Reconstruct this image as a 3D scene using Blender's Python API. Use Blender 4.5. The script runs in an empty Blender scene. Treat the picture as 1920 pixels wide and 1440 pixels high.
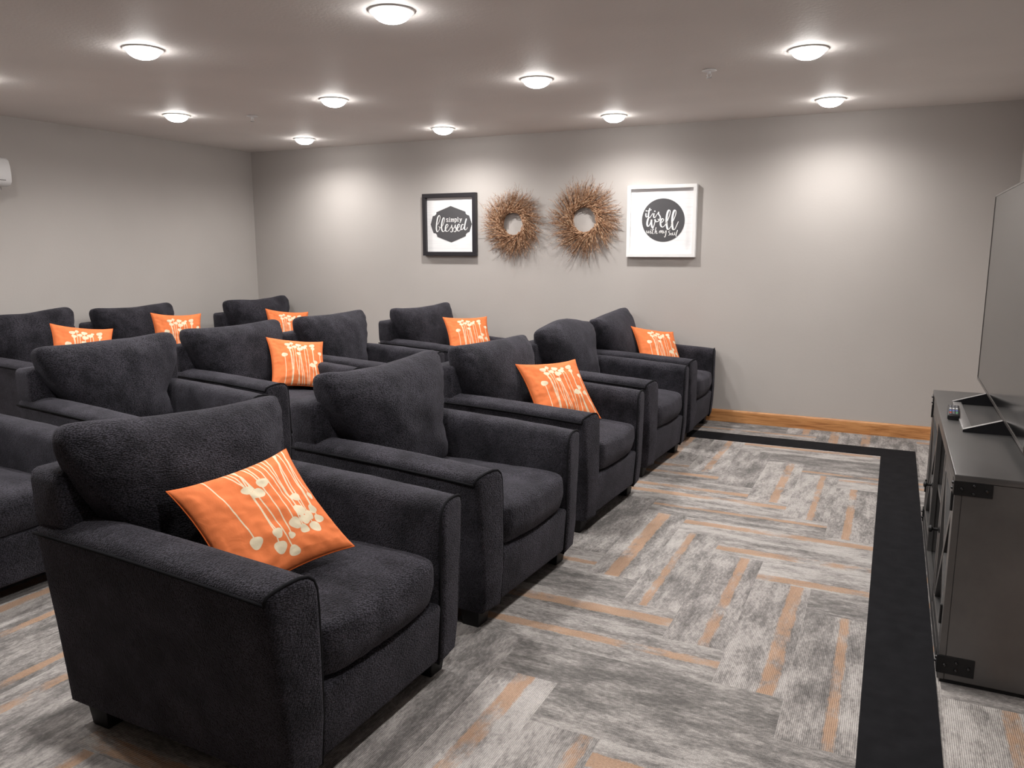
import bpy, bmesh, math, random
from mathutils import Vector, Matrix, noise
PI = math.pi
C = bpy.context.scene.collection
random.seed(7)

# ------------------------------------------------------------------ helpers
def mesh_obj(name, verts, faces, mat, parent=None, smooth=True, mats=None):
    me = bpy.data.meshes.new(name)
    me.from_pydata([tuple(v) for v in verts], [], faces)
    me.validate(); me.update()
    if smooth:
        for p in me.polygons: p.use_smooth = True
    me.materials.append(mat)
    o = bpy.data.objects.new(name, me); C.objects.link(o)
    if parent: o.parent = parent
    return o

def thing(name, label, cat, loc=(0, 0, 0), rotz=0, group=None):
    o = bpy.data.objects.new(name, None); C.objects.link(o)
    o.empty_display_size = .1
    o.location = loc; o.rotation_euler = (0, 0, rotz)
    o['label'] = label; o['category'] = cat
    if group: o['group'] = group
    return o

def tag(o, label, cat, group=None):
    o['label'] = label; o['category'] = cat
    if group: o['group'] = group
    return o

class MB:
    """collects geometry for ONE mesh"""
    def __init__(s): s.v = []; s.f = []
    def add(s, v, f):
        n = len(s.v); s.v += [tuple(x) for x in v]; s.f += [tuple(i + n for i in q) for q in f]
    def box(s, x0, x1, y0, y1, z0, z1, r=0, seg=2, M=None):
        bm = bmesh.new(); bmesh.ops.create_cube(bm, size=1)
        for v in bm.verts:
            v.co = Vector(((x0 + x1) / 2 + v.co.x * (x1 - x0), (y0 + y1) / 2 + v.co.y * (y1 - y0), (z0 + z1) / 2 + v.co.z * (z1 - z0)))
        if r > 0:
            bmesh.ops.bevel(bm, geom=list(bm.edges), offset=r, segments=seg, profile=.5, affect='EDGES')
        s.bm(bm, M)
    def bm(s, bm, M=None):
        bm.verts.index_update()
        s.add([(M @ v.co if M else v.co) for v in bm.verts], [[v.index for v in f.verts] for f in bm.faces]); bm.free()
    def lathe(s, prof, cx, cy, cz, n=32, axis='z', flip=False):
        v = []; f = []
        for (r, h) in prof:
            for i in range(n):
                a = 2 * PI * i / n
                p = (r * math.cos(a), r * math.sin(a), h)
                if axis == 'x': p = (h, r * math.cos(a), r * math.sin(a))
                if axis == 'y': p = (r * math.cos(a), h, r * math.sin(a))
                v.append((cx + p[0], cy + p[1], cz + p[2]))
        m = len(prof)
        for j in range(m - 1):
            for i in range(n):
                a, b = j * n + i, j * n + (i + 1) % n
                f.append((a, b, b + n, a + n))
        if prof[0][0] > 1e-6: f.append(tuple(range(n)))
        if prof[-1][0] > 1e-6: f.append(tuple(reversed(range((m - 1) * n, m * n))))
        s.add(v, f)
    def tube(s, pts, r, n=6, r1=None, close=False):
        pts = [Vector(p) for p in pts]; m = len(pts); v = []; f = []
        up = Vector((0, 0, 1)); prev = None
        for i, p in enumerate(pts):
            if close: d = pts[(i + 1) % m] - pts[i - 1]
            else: d = pts[min(i + 1, m - 1)] - pts[max(i - 1, 0)]
            if d.length < 1e-9: d = Vector((1, 0, 0))
            d.normalize()
            if prev is None:
                a = d.cross(up)
                if a.length < 1e-3: a = d.cross(Vector((1, 0, 0)))
            else: a = prev - d * prev.dot(d)
            a.normalize(); prev = a; b = d.cross(a)
            rr = r if r1 is None else r + (r1 - r) * i / (m - 1)
            for k in range(n):
                t = 2 * PI * k / n
                v.append(p + a * math.cos(t) * rr + b * math.sin(t) * rr)
        for i in range(m if close else m - 1):
            for k in range(n):
                a0 = i * n + k; b0 = i * n + (k + 1) % n; j = ((i + 1) % m) * n
                f.append((a0, b0, j + (k + 1) % n, j + k))
        if not close:
            f.append(tuple(reversed(range(n)))); f.append(tuple(range((m - 1) * n, m * n)))
        s.add(v, f)
    def build(s, name, mat, parent=None, smooth=False, autosmooth=True):
        o = mesh_obj(name, s.v, s.f, mat, parent, smooth)
        if smooth and autosmooth: sharp(o)
        return o

def sharp(o, ang=40):
    bm = bmesh.new(); bm.from_mesh(o.data)
    for e in bm.edges:
        if len(e.link_faces) == 2 and e.calc_face_angle(0) > math.radians(ang): e.smooth = False
    bm.to_mesh(o.data); bm.free()

# ------------------------------------------------------------------ node helper
class N:
    def __init__(s, name):
        s.m = bpy.data.materials.new(name); s.m.use_nodes = True
        s.t = s.m.node_tree; s.b = s.t.nodes['Principled BSDF']
    def n(s, typ, **kw):
        x = s.t.nodes.new('ShaderNode' + typ)
        for k, v in kw.items():
            if k in x.inputs.keys(): x.inputs[k].default_value = v
            else: setattr(x, k, v)
        return x
    def l(s, a, b): s.t.links.new(a, b)
    def math(s, op, a, b=None, c=None, clamp=False):
        x = s.t.nodes.new('ShaderNodeMath'); x.operation = op; x.use_clamp = clamp
        for i, q in enumerate((a, b, c)):
            if q is None: continue
            if isinstance(q, (int, float)): x.inputs[i].default_value = q
            else: s.l(q, x.inputs[i])
        return x.outputs[0]
    def ramp(s, fac, stops, interp='LINEAR'):
        r = s.t.nodes.new('ShaderNodeValToRGB'); r.color_ramp.interpolation = interp
        els = r.color_ramp.elements
        while len(els) > 1: els.remove(els[-1])
        for i, (p, c) in enumerate(stops):
            e = els[0] if i == 0 else els.new(p)
            e.position = p; e.color = (c[0], c[1], c[2], 1) if len(c) == 3 else c
        s.l(fac, r.inputs[0]); return r.outputs[0]
    def mix(s, fac, a, b, blend='MIX'):
        x = s.t.nodes.new('ShaderNodeMix'); x.data_type = 'RGBA'; x.blend_type = blend
        for sock, q in ((x.inputs[0], fac), (x.inputs[6], a), (x.inputs[7], b)):
            if isinstance(q, (int, float)): sock.default_value = q
            elif isinstance(q, tuple): sock.default_value = (*q, 1)[:4]
            else: s.l(q, sock)
        return x.outputs[2]
    def bump(s, h, strength=.3, dist=.01):
        b = s.n('Bump'); b.inputs['Strength'].default_value = strength; b.inputs['Distance'].default_value = dist
        s.l(h, b.inputs['Height']); s.l(b.outputs[0], s.b.inputs['Normal']); return b
    def set(s, **kw):
        for k, v in kw.items():
            k = k.replace('_', ' ')
            if isinstance(v, tuple): v = (*v, 1)[:4]
            s.b.inputs[k].default_value = v
        return s
def simple(name, col, rough=.5, metal=0, spec=.5, **kw):
    q = N(name); q.set(Base_Color=col, Roughness=rough, Metallic=metal); q.b.inputs['Specular IOR Level'].default_value = spec
    for k, v in kw.items(): q.b.inputs[k.replace('_', ' ')].default_value = v
    return q

# ------------------------------------------------------------------ materials
def mat_wall(name, col, amp=.12):
    q = N(name); tc = q.n('TexCoord')
    a = q.n('TexNoise', Scale=55.0, Detail=3.0, Roughness=.55); q.l(tc.outputs['Object'], a.inputs['Vector'])
    b = q.n('TexNoise', Scale=1.6, Detail=2.0); q.l(tc.outputs['Object'], b.inputs['Vector'])
    c = q.ramp(b.outputs[0], [(.3, tuple(x * .97 for x in col)), (.7, tuple(min(1, x * 1.03) for x in col))])
    q.l(c, q.b.inputs['Base Color']); q.set(Roughness=.62); q.b.inputs['Specular IOR Level'].default_value = .35
    q.bump(a.outputs[0], amp, .004); return q.m
M_wall = mat_wall('painted greige wall', (.48, .452, .432))
M_ceil = mat_wall('textured ceiling paint', (.78, .745, .725), .35)

def mat_fabric():
    q = N('charcoal chenille'); tc = q.n('TexCoord')
    oi = q.n('ObjectInfo')
    mp = q.n('VectorMath', operation='MULTIPLY_ADD'); q.l(tc.outputs['Object'], mp.inputs[0]); mp.inputs[1].default_value = (1, 1, 1)
    q.l(oi.outputs['Random'], mp.inputs[2])
    v = mp.outputs[0]
    vm = q.n('Mapping'); q.l(v, vm.inputs[0]); vm.inputs['Rotation'].default_value = (.5, .45, .6); vm.inputs['Scale'].default_value = (1, .55, 1.25)
    a = q.n('TexVoronoi', Scale=235.0, Randomness=.75); q.l(vm.outputs[0], a.inputs['Vector'])
    b = q.n('TexNoise', Scale=150.0, Detail=3.0, Roughness=.7); q.l(v, b.inputs['Vector'])
    c = q.n('TexNoise', Scale=7.0, Detail=7.0, Roughness=.68); q.l(v, c.inputs['Vector'])
    h = q.math('ADD', q.math('MULTIPLY', a.outputs['Distance'], -1.0), q.math('MULTIPLY', b.outputs[0], .9))
    base = q.ramp(c.outputs[0], [(.36, (.0065, .0062, .0090)), (.64, (.0380, .0355, .0455))])
    fine = q.ramp(a.outputs['Distance'], [(.08, (2.0, 2.0, 2.0)), (.7, (.22, .22, .22))])
    col = q.mix(1.0, base, fine, 'MULTIPLY')
    q.l(col, q.b.inputs['Base Color']); q.set(Roughness=.9)
    q.b.inputs['Specular IOR Level'].default_value = .15
    q.b.inputs['Sheen Weight'].default_value = .16
    q.b.inputs['Sheen Roughness'].default_value = .45
    q.b.inputs['Sheen Tint'].default_value = (.82, .80, .95, 1)
    q.bump(h, .9, .0045)
    return q.m
M_fab = mat_fabric()
M_pipe = simple('black piping cord', (.010, .010, .012), .9, spec=.1).m
M_leg = simple('black chair leg', (.006, .006, .007), .5, spec=.3).m

def mat_carpet():
    q = N('plank carpet'); uv = q.n('Attribute', attribute_name='pl'); rn = q.n('Attribute', attribute_name='rn')
    sx = q.n('SeparateXYZ'); q.l(uv.outputs['Vector'], sx.inputs[0])
    sr = q.n('SeparateXYZ'); q.l(rn.outputs['Vector'], sr.inputs[0])
    u, w = sx.outputs[0], sx.outputs[1]; r1, r2, r3 = sr.outputs[0], sr.outputs[1], sr.outputs[2]
    def vec(fu, fw, k):
        c = q.n('CombineXYZ'); q.l(q.math('MULTIPLY', u, fu), c.inputs[0]); q.l(q.math('MULTIPLY', w, fw), c.inputs[1])
        q.l(q.math('MULTIPLY', r1, k), c.inputs[2]); return c.outputs[0]
    big = q.n('TexNoise', Scale=1.0, Detail=6.0, Roughness=.62); q.l(vec(4.6, 15.0, 40), big.inputs['Vector'])
    fin = q.n('TexNoise', Scale=1.0, Detail=4.0, Roughness=.7); q.l(vec(40, 95.0, 17), fin.inputs['Vector'])
    tone = q.math('ADD', q.math('ADD', q.math('MULTIPLY', big.outputs[0], .66), q.math('MULTIPLY', fin.outputs[0], .46)),
                  q.math('MULTIPLY', q.math('SUBTRACT', r2, .5), .13))
    col = q.ramp(tone, [(.40, (.150, .142, .138)), (.49, (.225, .213, .206)), (.56, (.315, .297, .286)), (.63, (.42, .397, .382)), (.74, (.51, .485, .468))])
    rampnode = col.node
    # orange band running along the plank, straight edged and broken up by the mottling
    pos = q.math('MULTIPLY_ADD', r3, .16, .035)
    d = q.math('SUBTRACT', w, pos)
    ad = q.math('ABSOLUTE', d)
    wob = q.n('TexNoise', Scale=1.0, Detail=5.0, Roughness=.7); q.l(vec(14, 40.0, 91), wob.inputs['Vector'])
    dth = q.n('TexNoise', Scale=1.0, Detail=1.0); q.l(vec(300, 300, 9), dth.inputs['Vector'])
    edge = q.math('ADD', q.math('MULTIPLY_ADD', wob.outputs[0], .030, -.015), q.math('MULTIPLY_ADD', dth.outputs[0], .014, -.007))
    hw = q.math('MULTIPLY_ADD', r1, .017, .019)
    m = q.math('MULTIPLY', q.math('ADD', q.math('SUBTRACT', hw, ad), edge), 170.0, clamp=True)
    fm = q.n('TexNoise', Scale=1.0, Detail=3.0, Roughness=.6); q.l(vec(4.2, 6.0, 5), fm.inputs['Vector'])
    pres = q.math('MULTIPLY_ADD', q.math('ADD', fm.outputs[0], q.math('ADD', q.math('MULTIPLY', wob.outputs[0], .35), q.math('MULTIPLY', dth.outputs[0], .22))), 6.0, -3.75, clamp=True)
    m = q.math('MULTIPLY', q.math('MULTIPLY', m, pres), q.math('MULTIPLY', q.math('GREATER_THAN', r2, .18), .88))
    ocol = q.mix(q.math('MULTIPLY', big.outputs[0], 1.0), (.37, .235, .155), (.52, .345, .235))
    # a lengthwise change of tone beside the band
    side = q.math('MULTIPLY', q.math('GREATER_THAN', q.math('ADD', d, q.math('MULTIPLY', edge, .5)), .012), q.math('MULTIPLY_ADD', r1, .09, -.045))
    tone = q.math('ADD', tone, side)
    q.l(tone, rampnode.inputs[0])
    col = q.mix(m, col, ocol)
    # tufted ribs along the plank
    rib = q.math('SINE', q.math('MULTIPLY', w, 2 * PI / .0058))
    brk = q.n('TexNoise', Scale=1.0, Detail=1.0); q.l(vec(190, 190, 3), brk.inputs['Vector'])
    hh = q.math('ADD', q.math('MULTIPLY', rib, .5), q.math('MULTIPLY', brk.outputs[0], 1.6))
    k = q.ramp(q.math('MULTIPLY_ADD', hh, .33, .25), [(.15, (.62, .62, .63)), (.85, (1.22, 1.21, 1.2))])
    col = q.mix(1.0, col, k, 'MULTIPLY')
    q.l(col, q.b.inputs['Base Color']); q.set(Roughness=.95); q.b.inputs['Specular IOR Level'].default_value = .12
    q.bump(hh, .5, .003); return q.m
M_carpet = mat_carpet()

def mat_border():
    q = N('black border carpet'); tc = q.n('TexCoord')
    a = q.n('TexNoise', Scale=420.0, Detail=2.0); q.l(tc.outputs['Object'], a.inputs['Vector'])
    b = q.n('TexNoise', Scale=14.0, Detail=4.0); q.l(tc.outputs['Object'], b.inputs['Vector'])
    c = q.ramp(b.outputs[0], [(.35, (.0055, .0055, .007)), (.7, (.0095, .0095, .0115))])
    q.l(c, q.b.inputs['Base Color']); q.set(Roughness=.93); q.b.inputs['Specular IOR Level'].default_value = .15
    q.bump(a.outputs[0], .5, .002); return q.m
M_border = mat_border()

def mat_oak():
    q = N('honey oak'); tc = q.n('TexCoord')
    mp = q.n('Mapping'); q.l(tc.outputs['Object'], mp.inputs[0]); mp.inputs['Scale'].default_value = (1.6, 1.6, 26)
    a = q.n('TexNoise', Scale=1.4, Detail=5.0, Roughness=.6, Distortion=1.2); q.l(mp.outputs[0], a.inputs['Vector'])
    mp2 = q.n('Mapping'); q.l(tc.outputs['Object'], mp2.inputs[0]); mp2.inputs['Scale'].default_value = (9, 9, 420)
    b = q.n('TexNoise', Scale=1.0, Detail=3.0); q.l(mp2.outputs[0], b.inputs['Vector'])
    t = q.math('ADD', q.math('MULTIPLY', a.outputs[0], .75), q.math('MULTIPLY', b.outputs[0], .25))
    c = q.ramp(t, [(.36, (.30, .115, .035)), (.47, (.50, .225, .080)), (.56, (.62, .30, .115)), (.7, (.70, .37, .16))])
    q.l(c, q.b.inputs['Base Color']); q.set(Roughness=.38); return q.m
M_oak = mat_oak()

def mat_pillow():
    q = N('orange cotton with cream print')
    at = q.n('Attribute', attribute_name='sd'); s = q.n('SeparateXYZ'); q.l(at.outputs['Vector'], s.inputs[0])
    mask = q.math('MULTIPLY_ADD', s.outputs[0], -900.0, .5, clamp=True)
    tc = q.n('TexCoord'); n1 = q.n('TexNoise', Scale=700.0, Detail=1.0); q.l(tc.outputs['Object'], n1.inputs['Vector'])
    n2 = q.n('TexNoise', Scale=14.0, Detail=4.0, Distortion=.6); q.l(tc.outputs['Object'], n2.inputs['Vector'])
    col = q.mix(mask, (.72, .190, .062), (.70, .61, .44))
    q.l(col, q.b.inputs['Base Color']); q.set(Roughness=.8); q.b.inputs['Specular IOR Level'].default_value = .2
    h = q.math('ADD', q.math('MULTIPLY', n1.outputs[0], .05), n2.outputs[0])
    q.bump(h, .22, .02); return q.m
M_pillow = mat_pillow()
M_pillow_seam = simple('orange seam', (.70, .15, .035), .85, spec=.2).m

def mat_metal_wood():
    q = N('gunmetal grey cabinet finish'); tc = q.n('TexCoord')
    mp = q.n('Mapping'); q.l(tc.outputs['Object'], mp.inputs[0]); mp.inputs['Scale'].default_value = (1, .35, 1)
    a = q.n('TexNoise', Scale=5.0, Detail=6.0, Roughness=.6); q.l(mp.outputs[0], a.inputs['Vector'])
    c = q.ramp(a.outputs[0], [(.3, (.115, .112, .112)), (.7, (.160, .155, .153))])
    q.l(c, q.b.inputs['Base Color']); q.set(Roughness=.36, Metallic=.7)
    q.l(q.math('MULTIPLY_ADD', a.outputs[0], .2, .26), q.b.inputs['Roughness']); return q.m
M_cab = mat_metal_wood()
M_iron = simple('black iron', (.008, .008, .009), .45, .4).m
M_bolt = simple('worn bolt heads', (.05, .05, .052), .3, .8).m
M_dark = simple('dark interior', (.004, .004, .004), .8).m
M_glass = simple('smoked door glass', (.012, .012, .013), .08, spec=.6).m
M_screen = simple('glossy black screen', (.006, .006, .006), .13, spec=.55).m
M_tvframe = simple('dark silver bezel', (.16, .15, .145), .3, .8).m
M_tvback = simple('black television housing', (.01, .01, .011), .45).m
M_stand = simple('silver stand', (.42, .41, .41), .38, .8).m
M_standblk = simple('black stand underside', (.006, .006, .008), .3).m
M_rubber = simple('remote black plastic', (.006, .006, .007), .4).m
M_white = simple('white plastic', (.80, .80, .81), .35).m
M_trimw = simple('white metal trim ring', (.62, .60, .58), .4).m
M_frameW = simple('white painted frame', (.86, .86, .86), .45).m
M_frameB = simple('black painted frame', (.018, .016, .020), .4).m
M_badge = simple('slate grey print ink', (.085, .083, .088), .75, spec=.2).m
M_ink = simple('white print ink', (.86, .86, .86), .75, spec=.2).m
M_outlet = simple('ivory outlet plastic', (.72, .69, .60), .4).m
M_slot = simple('slot dark', (.02, .02, .02), .6).m

def mat_board():
    q = N('white shiplap print'); tc = q.n('TexCoord'); s = q.n('SeparateXYZ'); q.l(tc.outputs['Object'], s.inputs[0])
    f = q.math('FRACT', q.math('DIVIDE', s.outputs[2], .068))
    line = q.math('LESS_THAN', f, .035)
    n = q.n('TexNoise', Scale=6.0, Detail=4.0); mp = q.n('Mapping'); q.l(tc.outputs['Object'], mp.inputs[0]); mp.inputs['Scale'].default_value = (1, 1, 12)
    q.l(mp.outputs[0], n.inputs['Vector'])
    base = q.ramp(n.outputs[0], [(.3, (.82, .82, .84)), (.55, (.88, .88, .89))])
    c = q.mix(q.math('MULTIPLY', line, .28), base, (.50, .50, .53))
    q.l(c, q.b.inputs['Base Color']); q.set(Roughness=.6); return q.m
M_board = mat_board()

def mat_twig():
    q = N('dry brown twigs'); tc = q.n('TexCoord')
    a = q.n('TexNoise', Scale=60.0, Detail=2.0); q.l(tc.outputs['Object'], a.inputs['Vector'])
    c = q.ramp(a.outputs[0], [(.32, (.12, .060, .033)), (.46, (.30, .155, .085)), (.56, (.46, .275, .165)), (.68, (.66, .47, .32))])
    q.l(c, q.b.inputs['Base Color']); q.set(Roughness=.75); q.b.inputs['Specular IOR Level'].default_value = .2; return q.m
M_twig = mat_twig()

LAMP = 42.0; SPOT = 68.0
def mat_lens():
    q = N('lit downlight lens'); q.set(Base_Color=(1, 1, 1))
    q.b.inputs['Emission Color'].default_value = (1.0, .965, .93, 1); q.b.inputs['Emission Strength'].default_value = LAMP; return q.m
M_lens = mat_lens()

# ------------------------------------------------------------------ room shell
XL, XR, YB, YF, H = -6.2677, .735, -3.4, 6.6376, 2.44
def shell(name, x0, x1, y0, y1, z0, z1, mat):
    b = MB(); b.box(x0, x1, y0, y1, z0, z1); o = b.build(name, mat); o['kind'] = 'structure'; return o
shell('wall_far', XL - .12, XR + .12, YF, YF + .12, 0, H, M_wall)
shell('wall_left', XL - .12, XL, YB, YF, 0, H, M_wall)
shell('wall_right', XR, XR + .12, YB, YF, 0, H, M_wall)
shell('wall_back', XL - .12, XR + .12, YB - .12, YB, 0, H, M_wall)
shell('ceiling', XL - .12, XR + .12, YB - .12, YF + .12, H, H + .12, M_ceil)

# carpet planks laid in a herringbone, every plank one quad with its own coordinates
PW = .2305; OX, OY = -.4555, 2.493
def carpet():
    V = []; F = []; pl = []; rn = []
    x0, x1, y0, y1 = XL, XR, YB, YF
    a0, a1 = int((x0 - OX) / PW) - 6, int((x1 - OX) / PW) + 6
    b0, b1 = int((y0 - OY) / PW) - 6, int((y1 - OY) / PW) + 6
    rg = random.Random(31)
    def plank(cx0, cy0, w, h, vert):
        r = (rg.random(), rg.random(), rg.random()); fl = rg.random() < .5; fu = rg.random() < .5
        X0, X1, Y0, Y1 = max(cx0, x0), min(cx0 + w, x1), max(cy0, y0), min(cy0 + h, y1)
        if X1 - X0 < 1e-4 or Y1 - Y0 < 1e-4: return
        n = len(V)
        for (x, y) in ((X0, Y0), (X1, Y0), (X1, Y1), (X0, Y1)):
            V.append((x, y, 0))
            u, v = (y - cy0, x - cx0) if vert else (x - cx0, y - cy0)
            if fl: v = PW - v
            if fu: u = 4 * PW - u
            pl.append((u, v, 0)); rn.append(r)
        F.append((n, n + 1, n + 2, n + 3))
    for a in range(a0, a1):
        for b in range(b0, b1):
            m = (a + b) % 8
            if m == 0: plank(OX + a * PW, OY + b * PW, PW, 4 * PW, True)
            if m == 4: plank(OX + a * PW, OY + b * PW, 4 * PW, PW, False)
    # solid slab below
    n = len(V)
    for z in (-.001, -.1):
        for (x, y) in ((x0, y0), (x1, y0), (x1, y1), (x0, y1)):
            V.append((x, y, z)); pl.append((0, 0, 0)); rn.append((0, 0, 0))
    F += [(n + 7, n + 6, n + 5, n + 4), (n, n + 1, n + 5, n + 4), (n + 1, n + 2, n + 6, n + 5), (n + 2, n + 3, n + 7, n + 6), (n + 3, n, n + 4, n + 7)]
    me = bpy.data.meshes.new('floor'); me.from_pydata(V, [], F); me.update()
    A = me.attributes.new('pl', 'FLOAT_VECTOR', 'POINT'); B = me.attributes.new('rn', 'FLOAT_VECTOR', 'POINT')
    A.data.foreach_set('vector', [c for p in pl for c in p]); B.data.foreach_set('vector', [c for p in rn for c in p])
    me.materials.append(M_carpet)
    o = bpy.data.objects.new('floor', me); C.objects.link(o); o['kind'] = 'structure'
carpet()

# black border carpet (one L-shaped strip set into the planks)
bx = [(0, YB), (.222, YB), (.222, 6.19), (-4.2, 6.19), (-4.2, 5.955), (0, 5.955)]
v = [(x, y, .0005) for x, y in bx] + [(x, y, .004) for x, y in bx]
f = [tuple(range(6, 12)), tuple(reversed(range(6)))] + [(i, (i + 1) % 6, (i + 1) % 6 + 6, i + 6) for i in range(6)]
o = mesh_obj('carpet_border', v, f, M_border, smooth=False)
tag(o, 'flat black L-shaped carpet border strip around the patterned floor', 'carpet')

def baseboard(name, p0, p1, nrm):
    prof = [(0, 0), (.013, 0), (.013, .082), (.0115, .092), (.007, .100), (0, .102)]
    v = []
    for p in (p0, p1):
        for d, z in prof: v.append((p[0] + nrm[0] * d, p[1] + nrm[1] * d, z))
    n = len(prof)
    f = [(i, (i + 1) % n, (i + 1) % n + n, i + n) for i in range(n)] + [tuple(range(n)), tuple(reversed(range(n, 2 * n)))]
    o = mesh_obj(name, v, f, M_oak, smooth=False); o['kind'] = 'structure'
baseboard('baseboard_far', (XL, YF), (XR, YF), (0, -1))
baseboard('baseboard_left', (XL, YB), (XL, YF - .013), (1, 0))
baseboard('baseboard_right', (XR, YB), (XR, YF - .013), (-1, 0))

# ------------------------------------------------------------------ lights
def glow(t):
    # the lamp behind the lens throws most of its light downwards
    l = bpy.data.lights.new('lamp_beam', 'SPOT'); l.energy = SPOT; l.color = (1.0, .965, .93); l.spot_size = math.radians(166); l.spot_blend = .85; l.shadow_soft_size = .045
    o = bpy.data.objects.new('lamp_beam', l); C.objects.link(o); o.parent = t; o.location = (0, 0, -.062)
def downlight(x, y, label, first=[None]):
    if first[0] is None:
        t = thing('recessed_downlight', label, 'ceiling light', (x, y, H), 0, 'recessed downlights in the ceiling')
        b = MB(); b.lathe([(.078, -.002), (.080, -.008), (.090, -.009), (.098, -.006), (.1005, 0), (.078, 0)], 0, 0, 0, 48); b.build('trim_ring', M_trimw, t, smooth=True)
        b = MB(); pr = []
        for i in range(9):
            a = i / 8 * PI / 2; pr.append((.082 * math.cos(a), -.006 - .046 * math.sin(a)))
        pr[-1] = (0, pr[-1][1]); b.lathe([(.082, -.001)] + pr, 0, 0, 0, 32); b.build('lens', M_lens, t, smooth=True, autosmooth=False)
        first[0] = t; glow(t); return
    r = first[0].copy(); C.objects.link(r); r.location = (x, y, H); r['label'] = label
    if 'outside' in label: r['group'] = 'recessed downlights outside the picture'
    for ch in first[0].children:
        c = ch.copy(); C.objects.link(c); c.parent = r
LX = [-5.05, -3.555, -2.035, -.485]
for x, y, lab in [
    (LX[1], 3.04, 'round lit recessed ceiling light at far left, nearest of the left-hand lights'),
    (LX[2], 3.04, 'round lit recessed ceiling light at the top edge, above the wreaths, nearest to the viewer'),
    (LX[0], 4.58, 'round lit recessed ceiling light left of the first sprinkler head'),
    (LX[1], 4.58, 'round lit recessed ceiling light just right of the sprinkler at left'),
    (LX[2], 4.58, 'round lit recessed ceiling light mid-ceiling above the gap between the wreaths'),
    (LX[3], 4.52, 'round lit recessed ceiling light right of the second sprinkler, larger of the right pair'),
    (LX[0], 6.05, 'small round lit recessed ceiling light nearest the far left room corner'),
    (LX[1], 6.05, 'small round lit recessed ceiling light by the wall above the black-framed sign'),
    (LX[2], 6.05, 'small round lit recessed ceiling light by the wall above the white-framed sign'),
    (LX[3], 6.05, 'round lit recessed ceiling light close to the far wall at the right')]:
    downlight(x, y, lab)
for x, y in [(LX[3], 3.02), (LX[0], 3.05), (LX[0], 1.5), (LX[1], 1.5), (LX[2], 1.5), (LX[3], 1.5)]:
    downlight(x, y, 'round lit recessed ceiling light outside the picture, nearer than the visible ones')

def sprinkler(x, y, label):
    t = thing('fire_sprinkler', label, 'sprinkler', (x, y, H), 0, 'ceiling fire sprinklers')
    b = MB(); b.lathe([(.0, -.001), (.038, -.001), (.042, -.004), (.040, -.007), (.014, -.010), (0, -.010)], 0, 0, 0, 28); b.build('escutcheon', M_white, t, smooth=True)
    b = MB(); b.lathe([(0, -.008), (.010, -.008), (.009, -.020), (.005, -.024), (0, -.024)], 0, 0, 0, 14)
    b.tube([(-.008, 0, -.018), (-.012, 0, -.030), (-.003, 0, -.042)], .0022, 6); b.tube([(.008, 0, -.018), (.012, 0, -.030), (.003, 0, -.042)], .0022, 6)
    b.build('sprinkler_frame', M_white, t, smooth=True)
    b = MB(); b.lathe([(0, -.041), (.016, -.042), (.016, -.044), (0, -.046)], 0, 0, 0, 16); b.build('deflector', M_stand, t, smooth=True)
sprinkler(-4.55, 4.855, 'small white sprinkler head on the ceiling at the left, between lights')
sprinkler(-1.044, 4.78, 'small white sprinkler head on the ceiling at the right')

# ------------------------------------------------------------------ armchair
HA0, HA1 = .662, .624      # arm height at rear / at front
def arm_outline():
    # (y, z/HA) from outer bottom over the top to inner bottom, far arm (y > 0)
    return [(.402, .115), (.410, .28), (.424, .50), (.441, .74), (.452, .90), (.455, .945), (.450, .972), (.430, .985), (.395, .996), (.355, 1.0),
            (.325, .990), (.306, .965), (.296, .925), (.292, .84), (.290, .60), (.290, .35), (.290, .115)]
def xfront(y, z):
    g = max(0, min(1, (abs(y) - .29) / .165))
    return .451 + .024 * (1 - g ** 1.8) - .014 * (max(0, .30 - z) / .23) ** 2
def arm_mesh(sgn):
    out = arm_outline(); n = len(out)
    cy = .37; V = []; F = []
    stn = [(0, .030), (.004, .012), (.015, .0)] + [(i / 12, 0) for i in range(1, 12)] + [(.982, 0), (.993, .005), (.998, .012), (1, .022)]
    for s, ins in stn:
        for (y, t) in out:
            ha = HA0 + (HA1 - HA0) * s + .006 * math.sin(s * PI)
            z = t * ha; zc = .36
            yy = cy + (y - cy) * (1 - ins / .085); zz = zc + (z - zc) * (1 - ins / .29)
            xf = xfront(yy, z); x = -.442 + s * (xf + .442)
            wob = .003 * noise.noise(Vector((x * 6, y * 9, z * 7)))
            V.append((x, sgn * (yy + wob), zz + wob))
    m = len(stn)
    for j in range(m - 1):
        for i in range(n):
            a, b = j * n + i, j * n + (i + 1) % n
            q = (a, a + n, b + n, b); F.append(q if sgn > 0 else tuple(reversed(q)))
    F.append(tuple(range(n)) if sgn > 0 else tuple(reversed(range(n))))
    F.append(tuple(reversed(range((m - 1) * n, m * n))) if sgn > 0 else tuple(range((m - 1) * n, m * n)))
    return V, F
def arm_piping(sgn):
    out = arm_outline(); b = MB()
    def P(y, t, s, off=0):
        ha = HA0 + (HA1 - HA0) * s + .006 * math.sin(s * PI); z = t * ha
        x = -.442 + s * (xfront(y, z) + .442)
        return (x, sgn * (y + off), z + (off if t > .9 else 0))
    b.tube([P(y, t, .988, .0) for (y, t) in out[5:]], .0048, 6)
    b.tube([P(.4555, .942, s) for s in [i / 16 * .988 for i in range(17)]], .0050, 6)
    return b
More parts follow.
